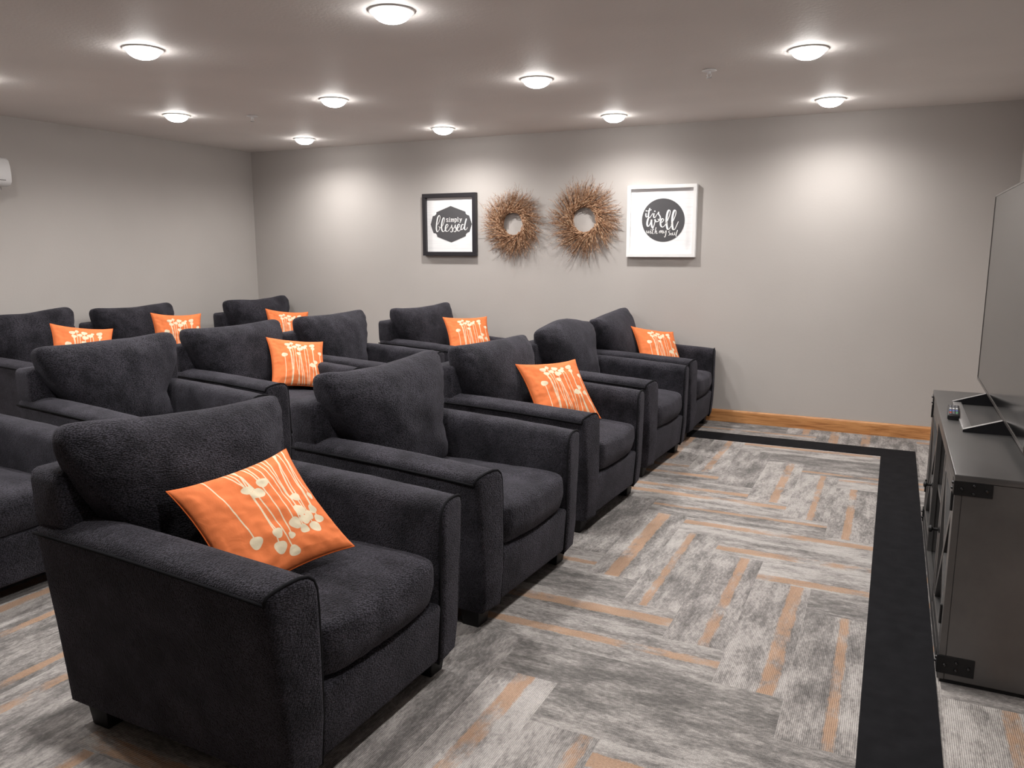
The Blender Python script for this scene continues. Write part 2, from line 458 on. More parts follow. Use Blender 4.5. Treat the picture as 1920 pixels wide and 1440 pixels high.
def back_frame_mesh():
    half = [(.284, .085), (.284, .40), (.284, .630), (.436, .632), (.444, .66), (.446, .70), (.447, .785), (.442, .805), (.425, .814), (.25, .817), (0, .817)]
    out = half + [(-y, z) for y, z in reversed(half[:-1])]
    n = len(out); V = []; F = []
    for x, ins in [(-.445, .012), (-.442, .004), (-.436, 0), (-.34, 0), (-.322, .003), (-.315, .012)]:
        for y, z in out:
            k = (z - .4)
            V.append((x - .02 * k, y * (1 - ins / .45), .45 + (z - .45) * (1 - ins / .37)))
    m = 6
    for j in range(m - 1):
        for i in range(n):
            a, c = j * n + i, j * n + (i + 1) % n; F.append((a, a + n, c + n, c))
    F.append(tuple(range(n))); F.append(tuple(reversed(range((m - 1) * n, m * n))))
    return V, F
def cube_grid(n):
    """unit rounded-cube topology, returns list of (a,b,c) and faces"""
    bm = bmesh.new(); bmesh.ops.create_cube(bm, size=2)
    bmesh.ops.subdivide_edges(bm, edges=list(bm.edges), cuts=n, use_grid_fill=True)
    bm.verts.index_update()
    V = [tuple(v.co) for v in bm.verts]; F = [[v.index for v in f.verts] for f in bm.faces]; bm.free()
    return V, F
GV, GF = cube_grid(30)
def seat_mesh(seed):
    V = []
    for a, b, c in GV:
        a, b, c = [math.sin(q * PI / 2 * .94) / math.sin(PI / 2 * .94) for q in (a, b, c)]
        L = (abs(a) ** 9 + abs(b) ** 9 + abs(c) ** 9) ** (1 / 9)
        n1, n2, n3 = a / L, b / L, c / L
        x = .100 + .372 * n1; y = .286 * n2; z = .375 + .086 * n3
        crown = (1 - n1 * n1 * .8) * (1 - n2 * n2)
        if c > 0: z += .022 * crown * max(0, n3)
        if n1 > .6: x += .020 * (1 - n3 * n3) * (1 - n2 * n2) - .018 * max(0, -n3)
        # sag of the front lip
        z -= .010 * max(0, n1) ** 3 * (1 - n2 * n2)
        nn = noise.noise(Vector((x * 7 + seed, y * 7, z * 9)))
        w = noise.noise(Vector((y * 34 + seed * 3, z * 5, x * 5))) * max(0, n1 - .75) * 4
        V.append((x + nn * .006 + w * .004, y, z + nn * .007))
    return V, GF
def back_cushion_mesh(seed, zn=0, zf=0, sag=.018, lean=14, puff=1.0, dy=0, dz=0):
    V = []; ca, sa = math.cos(math.radians(lean)), math.sin(math.radians(lean))
    for a, b, c in GV:
        a, b, c = [math.sin(q * PI / 2 * .94) / math.sin(PI / 2 * .94) for q in (a, b, c)]
        L = (abs(a) ** 4.2 + (abs(b) ** 9 + abs(c) ** 9) ** (4.2 / 9)) ** (1 / 4.2)
        n1, n2, n3 = a / L, b / L, c / L
        r = min(1, max(abs(b), abs(c)) ** 3)
        th = .120 * puff * (1 - .30 * abs(n2) ** 3) * (1 - .34 * max(0, n3) ** 2.5) * (1 - .35 * (max(0, n3) * abs(n2)) ** 6)
        low = max(0, min(1, (.72 - n3) / 1.0)); low = low ** 1.7
        w = .412 - .122 * low
        y = w * n2; h = .262 * n3; t = th * n1
        # ears at the top corners, dip between
        ear = max(0, n3) ** 3
        h += ear * (-sag * (1 - abs(n2) ** 2.2) * 1.3 + .026 * abs(n2) ** 9)
        h += ear * (zn * max(0, -n2) + zf * max(0, n2))
        y += .022 * (n2) * ear * abs(n2) ** 7 - .012 * n2 * (1 - ear) * (1 - n3 * n3)
        t += .030 * puff * (1 - n2 * n2) * (1 - n3 * n3) * (1 if a > 0 else .3) * abs(n1)
        # gathers running in from the sides
        e = max(0, abs(n2) - .55) / .45
        g = math.sin(n3 * 26 + seed * 2.1 + 3 * noise.noise(Vector((n2 * 3, n3 * 2, seed)))) * e * e * .0035
        nn = noise.noise(Vector((y * 5 + seed, h * 6, t * 3 + seed * 2)))
        n_2 = noise.noise(Vector((y * 13 + seed * 4, h * 11, 0)))
        t += (g + nn * .014 + n_2 * .005) * (1 if a > 0 else .4)
        h += nn * .006 * ear
        x = -.272 + t * ca - h * sa; z = .676 + dz + h * ca + t * sa * .8
        V.append((x, y + dy + nn * .003, z))
    return V, GF

LEGV = None
shared = {}
def armchair(cx, cy, deg, label, seed, **cu):
    t = thing('armchair', label, 'armchair', (cx, cy, 0), math.radians(deg), 'charcoal upholstered armchairs in rows')
    def put(name, key, maker, mat, parent, smooth=True, sh=None):
        if key in shared:
            o = shared[key].copy(); C.objects.link(o); o.parent = parent; return o
        V, F = maker(); o = mesh_obj(name, V, F, mat, parent, smooth)
        if sh: sharp(o, sh)
        shared[key] = o; return o
    for s, k in ((-1, 'n'), (1, 'f')):
        a = put('arm', 'arm' + k, lambda: arm_mesh(s), M_fab, t, sh=60)
        def pp():
            b = arm_piping(s); return b.v, b.f
        put('piping', 'pip' + k, pp, M_pipe, a)
    put('back_frame', 'bf', back_frame_mesh, M_fab, t, sh=60)
    def rail():
        b = MB(); b.box(-.30, .466, -.290, .292, .082, .288, .014, 3)
        b.v = [(x - (.014 * ((.288 - z) / .2) ** 2 if x > .3 else 0), y, z) for x, y, z in b.v]; return b.v, b.f
    put('base_frame', 'rail', rail, M_fab, t, sh=50)
    for lx, ly in ((1, 1), (1, -1), (-1, 1), (-1, -1)):
        def leg():
            b = MB(); x1 = .372 if lx > 0 else -.335
            b.box(x1 - .045, x1 + .045, ly * .345 - .045, ly * .345 + .045, 0, .092, .004, 2)
            b.v = [((x - x1) * (.78 + .22 * z / .09) + x1, (y - ly * .345) * (.78 + .22 * z / .09) + ly * .345, z) for x, y, z in b.v]; return b.v, b.f
        put('leg', 'leg%d%d' % (lx, ly), leg, M_leg, t, sh=40)
    V, F = seat_mesh(seed); mesh_obj('seat_cushion', V, F, M_fab, t)
    V, F = back_cushion_mesh(seed, **cu); mesh_obj('back_cushion', V, F, M_fab, t)
    return t

CH = {
 'A1': (-1.73, 1.807, -1.5, 'charcoal armchair nearest the viewer, its orange pillow turned with dots downward', dict(zn=.030, zf=-.030, dy=-.02)),
 'A2': (-1.726, 2.895, -3.2, 'empty charcoal armchair in the front row beside the nearest armchair', dict(zn=0, zf=.012, puff=1.08, dz=.008)),
 'A3': (-1.745, 4.02, -2.5, 'charcoal front-row armchair with a tilted orange pillow, between two empty armchairs', dict(zn=.0, zf=-.015)),
 'A4': (-1.744, 5.125, -2.8, 'empty charcoal front-row armchair with rounded back cushion, second from the far wall', dict(zn=-.035, zf=-.045, sag=-.012)),
 'A5': (-1.752, 6.165, 0, 'charcoal front-row armchair against the far wall with an orange pillow', dict(zn=-.035, zf=.010, sag=.012)),
 'B0': (-3.60, 1.86, -2, 'charcoal armchair cut off by the left picture edge, behind the nearest armchair', dict(zn=0, zf=0)),
 'B1': (-3.63, 2.967, -4.2, 'wide-looking empty charcoal armchair in the second row, behind the nearest one', dict(zn=.0, zf=.01, sag=.006)),
 'B2': (-3.760, 4.04, -3.4, 'charcoal second-row armchair with an upright orange pillow behind its near arm', dict(zn=0, zf=0, puff=1.05)),
 'B3': (-3.674, 5.01, 0, 'empty charcoal second-row armchair next to the small wall outlet', dict(zn=.0, zf=.005, sag=.008)),
 'B4': (-3.520, 6.07, -6.0, 'charcoal second-row armchair by the far wall below the black-framed sign', dict(zn=.0, zf=.012)),
 'C1': (-5.76, 3.88, 0, 'charcoal back-row armchair at the left picture edge, orange pillow mostly hidden', dict(zn=0.01, zf=.035, sag=.010, dz=.01)),
 'C2': (-5.74, 4.87, 0, 'charcoal back-row armchair in the middle of the left wall with an orange pillow', dict(zn=0.012, zf=.022, sag=.008)),
 'C3': (-5.49, 6.105, -3.0, 'charcoal back-row armchair in the far left room corner', dict(zn=0.01, zf=.025, sag=.006)),
}
for i, (k, (x, y, a, lab, cu)) in enumerate(CH.items()):
    armchair(x, y, a, lab, i * 1.37 + 2, **cu)

# ------------------------------------------------------------------ throw pillows
HEADS = [(.407, .236, .050, .040), (.56, .252, .046, .036), (.496, .323, .052, .044), (.204, .486, .040, .036), (.253, .628, .048, .048), (.116, .645, .032, .036),
         (.187, .691, .034, .038), (.252, .727, .040, .038), (.112, .744, .036, .034), (.195, .811, .044, .044), (.359, .73, .046, .046), (.306, .808, .034, .036),
         (.439, .818, .026, .026), (.545, .752, .040, .038), (.572, .874, .048, .046), (.477, .95, .040, .040), (.744, .748, .048, .044), (.045, .506, .026, .030)]
# x is measured from the side of the single low head; mirror to the upright view (group of three low heads at the right)
def pillow_mesh(HEADS, fan):
    n = 240; S = .222; T = .070
    heads = [(.5 + (h[0] - .5) * .94, .04 + h[1] * .91, h[2] * 1.08, h[3] * 1.08) for h in HEADS]
    stems = []
    rg = random.Random(5)
    for (hx, hy, ra, rb) in heads:
        x1 = min(.94, max(.06, hx + (hx - .42) * fan + rg.uniform(-.05, .05)))
        bow = rg.uniform(-.02, .02)
        stems.append((hx, hy, x1, bow))
    V = []; sd = []
    for j in range(n + 1):
        for i in range(n + 1):
            s, t = i / n, j / n; V.append(shape(s, t, S, T, 1))
            d = 1.0
            for (hx, hy, ra, rb) in heads:
                wb = 1 + .09 * math.sin(3 * math.atan2(t - hy, s - hx) + hx * 40)
                q = math.hypot((s - hx) / (ra * wb), (t - hy) / (rb * wb)); d = min(d, (q - 1) * min(ra, rb))
            for (hx, hy, x1, bow) in stems:
                if t < hy:
                    k = (hy - t) / hy; sx = hx + (x1 - hx) * k * k + bow * math.sin(k * PI)
                    sl = abs((2 * (x1 - hx) * k + bow * PI * math.cos(k * PI)) / hy)
                    d = min(d, abs(s - sx) / math.sqrt(1 + sl * sl) - .0052)
            sd.append((d * .44, 0, 0))
    nf = len(V); F = []
    for j in range(n):
        for i in range(n):
            a = j * (n + 1) + i; F.append((a, a + 1, a + n + 2, a + n + 1))
    m = 60; step = n // m; back = {}
    ring = {}
    for j in range(m + 1):
        for i in range(m + 1):
            V.append(shape(i / m, j / m, S, T * .9, -1)); sd.append((1, 0, 0)); back[(i, j)] = len(V) - 1
    for j in range(m):
        for i in range(m):
            F.append((back[(i, j)], back[(i, j + 1)], back[(i + 1, j + 1)], back[(i + 1, j)]))
    return V, F, sd, S
def shape(s, t, S, T, side):
    a, b = 2 * s - 1, 2 * t - 1
    # pincushion outline, corners drawn out
    x = a * S * (1 - .11 * (1 - abs(b) ** 2.2)) ; y = b * S * (1 - .11 * (1 - abs(a) ** 2.2))
    e = max(0, (1 - a * a)) * max(0, (1 - b * b))
    z = T * e ** .42
    edge = 1 - max(abs(a), abs(b))
    w = noise.noise(Vector((a * 2.3 + side, b * 2.3, side * 3))) * .010 + noise.noise(Vector((a * 6, b * 6, side * 7))) * .004
    # seam puckers
    pk = (math.sin(a * 38) + math.sin(b * 41)) * .0016 * max(0, 1 - edge * 5)
    z = z + (w + pk) * min(1, edge * 6)
    return (x, y, side * max(z, 0))
HEADS2 = [(.19, .60, .050, .040), (.29, .87, .046, .034), (.31, .78, .040, .034), (.37, .91, .030, .026), (.50, .88, .048, .036), (.42, .82, .038, .032), (.51, .76, .052, .040),
          (.60, .82, .046, .036), (.48, .64, .040, .034), (.65, .87, .026, .024), (.78, .88, .048, .038), (.79, .80, .034, .030), (.94, .70, .036, .036), (.73, .37, .048, .042), (.81, .46, .040, .036), (.90, .36, .040, .034)]
def pillow_data(heads, fan):
    V, F, sd, S = pillow_mesh(heads, fan)
    pm = bpy.data.meshes.new('throw_pillow'); pm.from_pydata(V, [], F); pm.update()
    for p in pm.polygons: p.use_smooth = True
    at = pm.attributes.new('sd', 'FLOAT_VECTOR', 'POINT'); at.data.foreach_set('vector', [c for p in sd for c in p])
    pm.materials.append(M_pillow); return pm
PS = .222
PM = [pillow_data(HEADS, .22), pillow_data(HEADS2, .06)]
sb = MB(); ring = []
for k in range(4):
    for i in range(24):
        q = i / 24
        s_, t_ = [(q, 0), (1, q), (1 - q, 1), (0, 1 - q)][k]
        x, y, z = shape(s_, t_, PS, .07, 1); ring.append((x, y, 0))
sb.tube(ring, .0028, 5, close=True)
seam_me = None
def pillow(c, s, t, label, scale=1.0, kind=1):
    global seam_me
    s = Vector(s).normalized(); t = Vector(t); t = (t - s * s.dot(t)).normalized(); n = s.cross(t)
    M = Matrix(((s.x, t.x, n.x, c[0]), (s.y, t.y, n.y, c[1]), (s.z, t.z, n.z, c[2]), (0, 0, 0, 1))) @ Matrix.Scale(scale, 4)
    o = bpy.data.objects.new('throw_pillow', PM[kind]); C.objects.link(o); o.matrix_world = M
    tag(o, label, 'pillow', 'orange throw pillows')
    if seam_me is None:
        b = sb.build('seam', M_pillow_seam, o, smooth=True, autosmooth=False); seam_me = b.data
    else:
        b = bpy.data.objects.new('seam', seam_me); C.objects.link(b); b.parent = o
PIL = {
 'A1': ((-1.6522, 1.72, 0.6307), (-0.269, -0.955, -0.125), (0.742, -0.123, -0.66), 'orange pillow on the nearest armchair, cream dots toward its lower edge', 0.907, 0),
 'A3': ((-1.6752, 4.0945, 0.633), (0.567, 0.824, 0.002), (-0.542, 0.371, 0.754), 'tilted orange pillow with cream dots on the third front-row armchair', 0.917, 1),
 'A5': ((-1.7003, 6.2916, 0.6166), (0.66, 0.74, -0.15), (-0.4, 0.5, 0.76), 'orange dotted pillow on the front-row armchair against the far wall', 0.931, 1),
 'B2': ((-3.7114, 4.2787, 0.6419), (0.548, 0.825, -0.138), (-0.477, 0.444, 0.759), 'orange dotted pillow on the second-row armchair at the centre left', 0.912, 1),
 'B4': ((-3.3894, 6.17, 0.6597), (0.693, 0.721, -0.014), (-0.432, 0.43, 0.793), 'orange dotted pillow on the second-row armchair below the black-framed sign', 0.936, 1),
 'C1': ((-5.332, 3.831, 0.684), (0.411, 0.898, -0.155), (-0.401, 0.331, 0.854), 'orange pillow at the far left, only its top edge showing', 0.95, 1),
 'C2': ((-5.552, 4.896, 0.68), (0.41, 0.91, -0.064), (-0.275, 0.19, 0.943), 'orange dotted pillow on the middle back-row armchair, against the left wall', 0.95, 1),
 'C3': ((-5.363, 6.062, 0.639), (0.562, 0.819, -0.112), (-0.307, 0.333, 0.892), 'orange pillow in the far corner, partly hidden behind two back cushions', 0.95, 1),
}
for k, (c, s, t, lab, sc, kd) in PIL.items(): pillow(c, s, t, lab, sc, kd)

# ------------------------------------------------------------------ framed signs
def catmull(P, k=8):
    if len(P) < 3:
        return [Vector(P[0]).lerp(Vector(P[-1]), i / k) for i in range(k + 1)]
    Q = [Vector(p) for p in P]; Q = [Q[0] * 2 - Q[1]] + Q + [Q[-1] * 2 - Q[-2]]; out = []
    for i in range(1, len(Q) - 2):
        for j in range(k):
            t = j / k; a, b, c, d = Q[i - 1:i + 3]
            out.append(.5 * ((2 * b) + (c - a) * t + (2 * a - 5 * b + 4 * c - d) * t * t + (3 * b - a - 3 * c + d) * t ** 3))
    out.append(Q[-2]); return out
def brush(b, P, mp, wmin, wmax, depth):
    """ribbon stroke, heavier when it runs downwards; P in drawing units with y down"""
    pts = catmull(P); m = len(pts); L = []; R = []
    for i, p in enumerate(pts):
        d = pts[min(i + 1, m - 1)] - pts[max(i - 1, 0)]
        if d.length < 1e-6: d = Vector((0, 1))
        d.normalize(); nrm = Vector((-d.y, d.x))
        w = wmin + (wmax - wmin) * max(0, d.y) ** 1.2
        e = min(i, m - 1 - i); w *= (.6, .9, 1)[min(e, 2)]
        L.append(p + nrm * w / 2); R.append(p - nrm * w / 2)
    for i in range(m - 1):
        q = [L[i], L[i + 1], R[i + 1], R[i]]
        lo = [mp(x.x, x.y, 0) for x in q]; hi = [mp(x.x, x.y, depth + .0002 * (i % 2)) for x in q]
        b.add(lo + hi, [(4, 5, 6, 7), (3, 2, 1, 0), (0, 1, 5, 4), (2, 3, 7, 6)])
def disc(b, x, y, r, mp, depth, n=12, ry=None):
    ry = ry or r
    lo = [mp(x + r * math.cos(2 * PI * i / n), y + ry * math.sin(2 * PI * i / n), 0) for i in range(n)]
    hi = [mp(x + r * math.cos(2 * PI * i / n), y + ry * math.sin(2 * PI * i / n), depth) for i in range(n)]
    b.add(lo + hi, [tuple(range(n, 2 * n)), tuple(reversed(range(n)))] + [(i, (i + 1) % n, (i + 1) % n + n, i + n) for i in range(n)])

def sign(x0, x1, z0, z1, fw, mat, label, emblem, strokes, quad):
    t = thing('framed_sign', label, 'picture', ((x0 + x1) / 2, YF, z0))
    D = .045; W = x1 - x0; Hh = z1 - z0; y0, y1 = -D, -.001
    b = MB()
    b.box(-W / 2, W / 2, y0, y1, 0, fw, .0015, 1); b.box(-W / 2, W / 2, y0, y1, Hh - fw, Hh, .0015, 1)
    b.box(-W / 2, -W / 2 + fw, y0, y1, fw, Hh - fw, .0015, 1); b.box(W / 2 - fw, W / 2, y0, y1, fw, Hh - fw, .0015, 1)
    b.build('frame', mat, t)
    yb = -.014
    b = MB(); b.box(-W / 2 + fw, W / 2 - fw, yb, -.001, fw, Hh - fw); pr = b.build('print', M_board, t)
    iw, ih = W - 2 * fw, Hh - 2 * fw
    TL, TR, BR, BL = [Vector(q) for q in quad]
    def inv(px, py):
        # invert the bilinear map of the printed area
        s = t_ = .5
        for _ in range(8):
            top = TL.lerp(TR, s); bot = BL.lerp(BR, s); p = top.lerp(bot, t_)
            e = Vector((px, py)) - p; ds = (TR - TL).lerp(BR - BL, t_); dt = bot - top
            det = ds.x * dt.y - ds.y * dt.x
            s += (e.x * dt.y - e.y * dt.x) / det; t_ += (ds.x * e.y - ds.y * e.x) / det
        return s, t_
    def mp(px, py, d):
        s, v_ = inv(px, py); return (-iw / 2 + s * iw, yb - .0006 - d, Hh - fw - v_ * ih)
    def mp2(px, py, d): q = mp(px, py, 0); return (q[0], q[1] - .0012 - d, q[2])
    n = len(emblem); lo = [mp(x, y, 0) for x, y in emblem]; hi = [mp(x, y, .001) for x, y in emblem]
    # fan from centre
    b = MB(); cx = sum(p[0] for p in emblem) / n; cy = sum(p[1] for p in emblem) / n
    b.add(lo + hi + [mp(cx, cy, .001)], [(n + i, n + (i + 1) % n, 2 * n) for i in range(n)] + [(i, (i + 1) % n, (i + 1) % n + n, i + n) for i in range(n)])
    b.build('emblem', M_badge, pr)
    b = MB()
    for st in strokes:
        if st[0] == 'dot': disc(b, st[1], st[2], st[3], mp2, .001)
        else: brush(b, st[1], mp2, st[2], st[3], .001)
    b.build('lettering', M_ink, pr)
    return t

T = []
def S(P, a=7, c=17): T.append(('s', P, a, c))
S([(345, 812), (368, 760), (352, 730), (372, 748), (402, 738)], 8, 10)
S([(372, 600), (368, 560), (352, 550), (332, 590), (318, 680), (314, 770), (328, 818), (345, 812)], 8, 19)
S([(335, 700), (358, 650), (372, 600)], 7, 7)
S([(398, 740), (425, 690), (440, 630), (438, 592), (424, 590), (406, 640), (396, 720), (402, 785), (420, 816), (442, 806), (458, 772)], 8, 19)
S([(458, 772), (486, 745), (500, 712), (486, 692), (468, 712), (458, 755), (464, 800), (482, 814), (508, 800), (526, 772)], 8, 18)
S([(526, 772), (548, 738), (560, 702), (556, 730), (572, 770), (572, 806), (550, 824), (536, 806)], 8, 16)
S([(562, 790), (588, 762), (606, 730), (616, 702), (612, 730), (628, 768), (626, 802), (606, 820), (592, 806)], 8, 16)
S([(622, 790), (652, 760), (676, 732), (684, 704), (670, 690), (654, 712), (644, 750), (650, 792), (668, 808), (690, 792), (706, 762)], 8, 18)
S([(746, 706), (728, 694), (712, 716), (704, 752), (712, 784), (728, 778), (748, 740), (768, 690)], 8, 17)
S([(786, 598), (774, 650), (762, 710), (758, 766), (772, 788), (790, 776), (806, 742)], 8, 19)
# the small typewriter word
def slab(P): T.append(('s', P, 8, 9))
slab([(498, 612), (494, 603), (482, 600), (473, 608), (478, 622), (492, 630), (499, 642), (490, 652), (477, 650), (471, 640)])
slab([(512, 606), (522, 606), (522, 650)]); slab([(510, 651), (535, 651)]); T.append(('dot', 521, 588, 6))
slab([(541, 605), (549, 605), (549, 650)]); slab([(549, 616), (560, 604), (568, 612), (568, 650)]); slab([(568, 616), (579, 604), (588, 612), (588, 650)])
slab([(542, 651), (556, 651)]); slab([(562, 651), (574, 651)]); slab([(582, 651), (596, 651)])
slab([(600, 603), (609, 603), (609, 668)]); slab([(600, 669), (620, 669)]); slab([(609, 614), (622, 601), (634, 612), (633, 638), (622, 649), (609, 640)])
slab([(644, 584), (654, 584), (654, 648)]); slab([(643, 649), (666, 649)])
slab([(676, 602), (690, 602)]); slab([(702, 602), (718, 602)]); slab([(683, 603), (697, 644)]); slab([(711, 603), (697, 644), (690, 662), (678, 666)])
em1 = [(535, 392), (768, 486), (772, 515), (795, 540), (826, 548), (870, 690), (834, 822), (800, 834), (780, 860), (778, 893), (556, 997), (330, 904), (322, 868), (302, 846), (268, 840), (220, 700), (252, 560), (284, 552), (308, 525), (310, 495)]
sign(-4.120, -3.543, 1.366, 1.945, .037, M_frameB, 'black-framed square sign reading simply blessed on the far wall', em1, T, [(150, 262), (886, 240), (903, 1152), (180, 1152)])

T = []
S([(432, 612), (430, 650), (440, 674), (456, 664), (476, 630)], 9, 20); T.append(('dot', 436, 575, 11))
S([(492, 530), (480, 585), (470, 640), (474, 680), (492, 684), (512, 655), (540, 610)], 9, 22); S([(452, 580), (486, 566), (520, 556)], 12, 12)
S([(560, 612), (552, 650), (560, 682), (578, 676), (598, 640)], 9, 20); T.append(('dot', 570, 580, 11))
S([(598, 640), (622, 606), (628, 592), (630, 625), (652, 660), (656, 695), (634, 716), (616, 700)], 9, 20)
S([(470, 690), (456, 740), (452, 790), (466, 822), (490, 800), (512, 740), (520, 712)], 12, 28)
S([(520, 712), (518, 770), (530, 830), (546, 846), (562, 800), (574, 740), (570, 712), (590, 745), (620, 742), (648, 722)], 12, 28)
S([(650, 772), (690, 750), (710, 716), (694, 696), (672, 716), (660, 765), (668, 812), (694, 832), (724, 810), (752, 762)], 11, 26)
S([(738, 790), (772, 720), (800, 640), (808, 580), (790, 560), (768, 600), (754, 690), (756, 790), (772, 862), (796, 862), (828, 810)], 11, 30)
S([(822, 800), (860, 720), (890, 640), (896, 580), (878, 560), (858, 600), (842, 690), (842, 790), (856, 864), (882, 866), (912, 800), (936, 740)], 11, 30)
S([(444, 888), (446, 915), (456, 930), (468, 905), (472, 892), (474, 918), (484, 932), (494, 905), (498, 888)], 5, 10)
S([(512, 892), (508, 920), (514, 938), (526, 920)], 5, 10); T.append(('dot', 514, 872, 6))
S([(548, 850), (540, 890), (536, 925), (544, 942), (556, 930)], 5, 10); S([(524, 882), (564, 872)], 6, 6)
S([(594, 835), (584, 880), (576, 940)], 5, 11); S([(576, 930), (588, 905), (600, 890), (600, 920), (606, 940), (618, 925)], 5, 10)
S([(650, 888), (644, 932)], 5, 10); S([(645, 925), (660, 895), (670, 886), (668, 930)], 5, 10); S([(668, 925), (682, 895), (692, 886), (690, 920), (700, 936)], 5, 10)
S([(712, 888), (708, 915), (718, 928), (734, 910), (746, 886)], 5, 10); S([(752, 884), (748, 930), (738, 980), (726, 994), (720, 978)], 5, 12)
S([(815, 888), (796, 896), (790, 910), (806, 930), (804, 956), (786, 966)], 5, 10)
T.append(('s', [(830, 928), (820, 940), (824, 958), (838, 958), (842, 940), (830, 928)], 6, 9))
S([(852, 916), (850, 945), (860, 962), (876, 945), (884, 915), (882, 945), (892, 962)], 5, 10)
S([(926, 876), (916, 910), (906, 950), (906, 980), (922, 984)], 5, 12)
em2 = [(700 + 332 * math.cos(2 * PI * i / 56), 722 + 346 * math.sin(2 * PI * i / 56)) for i in range(56)]
sign(-2.086, -1.500, 1.362, 1.953, .029, M_frameW, 'white-framed square sign with round emblem reading it is well with my soul', em2, T, [(203, 238), (1168, 205), (1150, 1255), (190, 1262)])

# ------------------------------------------------------------------ twig wreaths
def wreath(cx, cz, r_in, r_out, label, seed, spiky):
    t = thing('twig_wreath', label, 'wreath', (cx, YF, cz))
    rg = random.Random(seed); b = MB()
    for i in range(640):
        th = (rg.randrange(30) + rg.gauss(0, .40)) * 2 * PI / 30; r0 = r_in + rg.uniform(-.004, .045)
        tw = math.sin(th * 3 + seed) * .03
        ln = (r_out - r0) * rg.uniform(.62, 1.03) * (1.30 + tw)
        sw = math.radians(rg.gauss(72, 9)); y = -rg.uniform(.012, .062)
        # start tangentially (clockwise as seen from the room), curl outwards
        p = Vector((r0 * math.cos(th), 0, r0 * math.sin(th))); ang = th - sw
        pts = [(p.x, y, p.z)]; m = 6; cur = rg.uniform(.06, .19); yy = y; tilt = rg.uniform(-.010, .004)
        branches = []
        for k in range(m):
            step = ln / m
            p = p + Vector((math.cos(ang), 0, math.sin(ang))) * step; p.x = min(p.x, .345); ang += cur * (1 if k < 3 else -.2) + rg.uniform(-.10, .10)
            yy = min(-.006, yy + tilt * (k / m)); pts.append((p.x, yy, p.z))
            if k >= 2 and rg.random() < spiky: branches.append((p.copy(), yy, ang + rg.choice((-1, 1)) * rg.uniform(.25, .55), ln * rg.uniform(.12, .30)))
        rad = rg.uniform(.0013, .0027)
        b.tube(pts, rad, 4, r1=rad * .45)
        for (q, y2, a2, l2) in branches:
            q2 = q + Vector((math.cos(a2), 0, math.sin(a2))) * l2 * .5; a3 = a2 + rg.uniform(-.3, .3)
            q3 = q2 + Vector((math.cos(a3), 0, math.sin(a3))) * l2 * .5
            q2.x = min(q2.x, .36); q3.x = min(q3.x, .37)
            b.tube([(q.x, y2, q.z), (q2.x, min(-.006, y2 - .004), q2.z), (q3.x, min(-.006, y2 - .006), q3.z)], rad * .6, 3, r1=rad * .35)
    b.build('twigs', M_twig, t, smooth=True, autosmooth=False)
    b = MB(); rg = random.Random(seed + 1)
    for k in range(16):
        a = rg.uniform(0, 6.28); rr = r_in + rg.uniform(.004, .022); yy = -rg.uniform(.01, .045)
        b.tube([((rr + .003 * math.sin(j * .9 + a)) * math.cos(j * 2 * PI / 40), yy + .004 * math.sin(j * .7 + a), (rr + .003 * math.sin(j * .9 + a)) * math.sin(j * 2 * PI / 40)) for j in range(40)], .0024, 5, close=True)
    b.build('ring', M_twig, t, smooth=True, autosmooth=False)
    b = MB(); b.tube([(0, 0, r_in + .03), (0, -.02, r_in + .028), (0, -.045, r_in + .012)], .0016, 6); b.build('hanging_nail', M_iron, t)
wreath(-3.162, 1.655, .100, .292, 'round swirled brown twig wreath next to the black-framed sign', 3, .42)
wreath(-2.474, 1.680, .106, .318, 'round swirled brown twig wreath next to the white-framed sign', 11, .36)

# ------------------------------------------------------------------ wall outlet, wall unit
t = thing('wall_outlet', 'small ivory wall outlet low on the far wall behind the seats', 'outlet', (-4.815, YF, .40))
b = MB(); b.box(-.036, .036, -.006, -.0005, -.058, .058, .003, 2); b.build('cover_plate', M_outlet, t, smooth=True)
for z in (-.027, .027):
    b = MB(); b.box(-.016, .016, -.009, -.005, z - .014, z + .014, .002, 1); o = b.build('socket', M_outlet, t)
    b = MB(); b.box(-.008, -.005, -.0096, -.0088, z - .005, z + .006); b.box(.005, .008, -.0096, -.0088, z - .005, z + .006); b.build('slot', M_slot, o)

t = thing('wall_air_conditioner', 'white wall-mounted air unit cut off by the left picture edge', 'air conditioner', (XL, 3.49, 1.90))
# profile in (x,z) extruded along y
prof = [(.001, 0), (.150, -.005), (.185, .008), (.200, .03), (.203, .08), (.198, .14), (.185, .185), (.160, .205), (.08, .212), (.001, .212)]
v = []; n = len(prof)
for y, s in ((-.40, .985), (-.395, 1), (.410, 1), (.415, .985)):
    for x, z in prof: v.append((x * s + .001, y, .1 + (z - .1) * s))
f = []
for j in range(3):
    for i in range(n): f.append((j * n + i, j * n + (i + 1) % n, (j + 1) * n + (i + 1) % n, (j + 1) * n + i))
f += [tuple(reversed(range(n))), tuple(range(3 * n, 4 * n))]
o = mesh_obj('housing', v, f, M_white, t, smooth=True); sharp(o, 35)
b = MB(); b.box(.045, .135, -.36, .37, -.030, -.006, .004, 2); b.build('outlet_louver', M_slot, t, smooth=True)
b = MB(); b.box(.150, .157, -.34, .35, -.034, -.004, .002, 1); b.build('air_flap', M_white, t)
b = MB(); b.box(.2005, .2025, .29, .37, .035, .042); b.build('badge', M_tvframe, t)

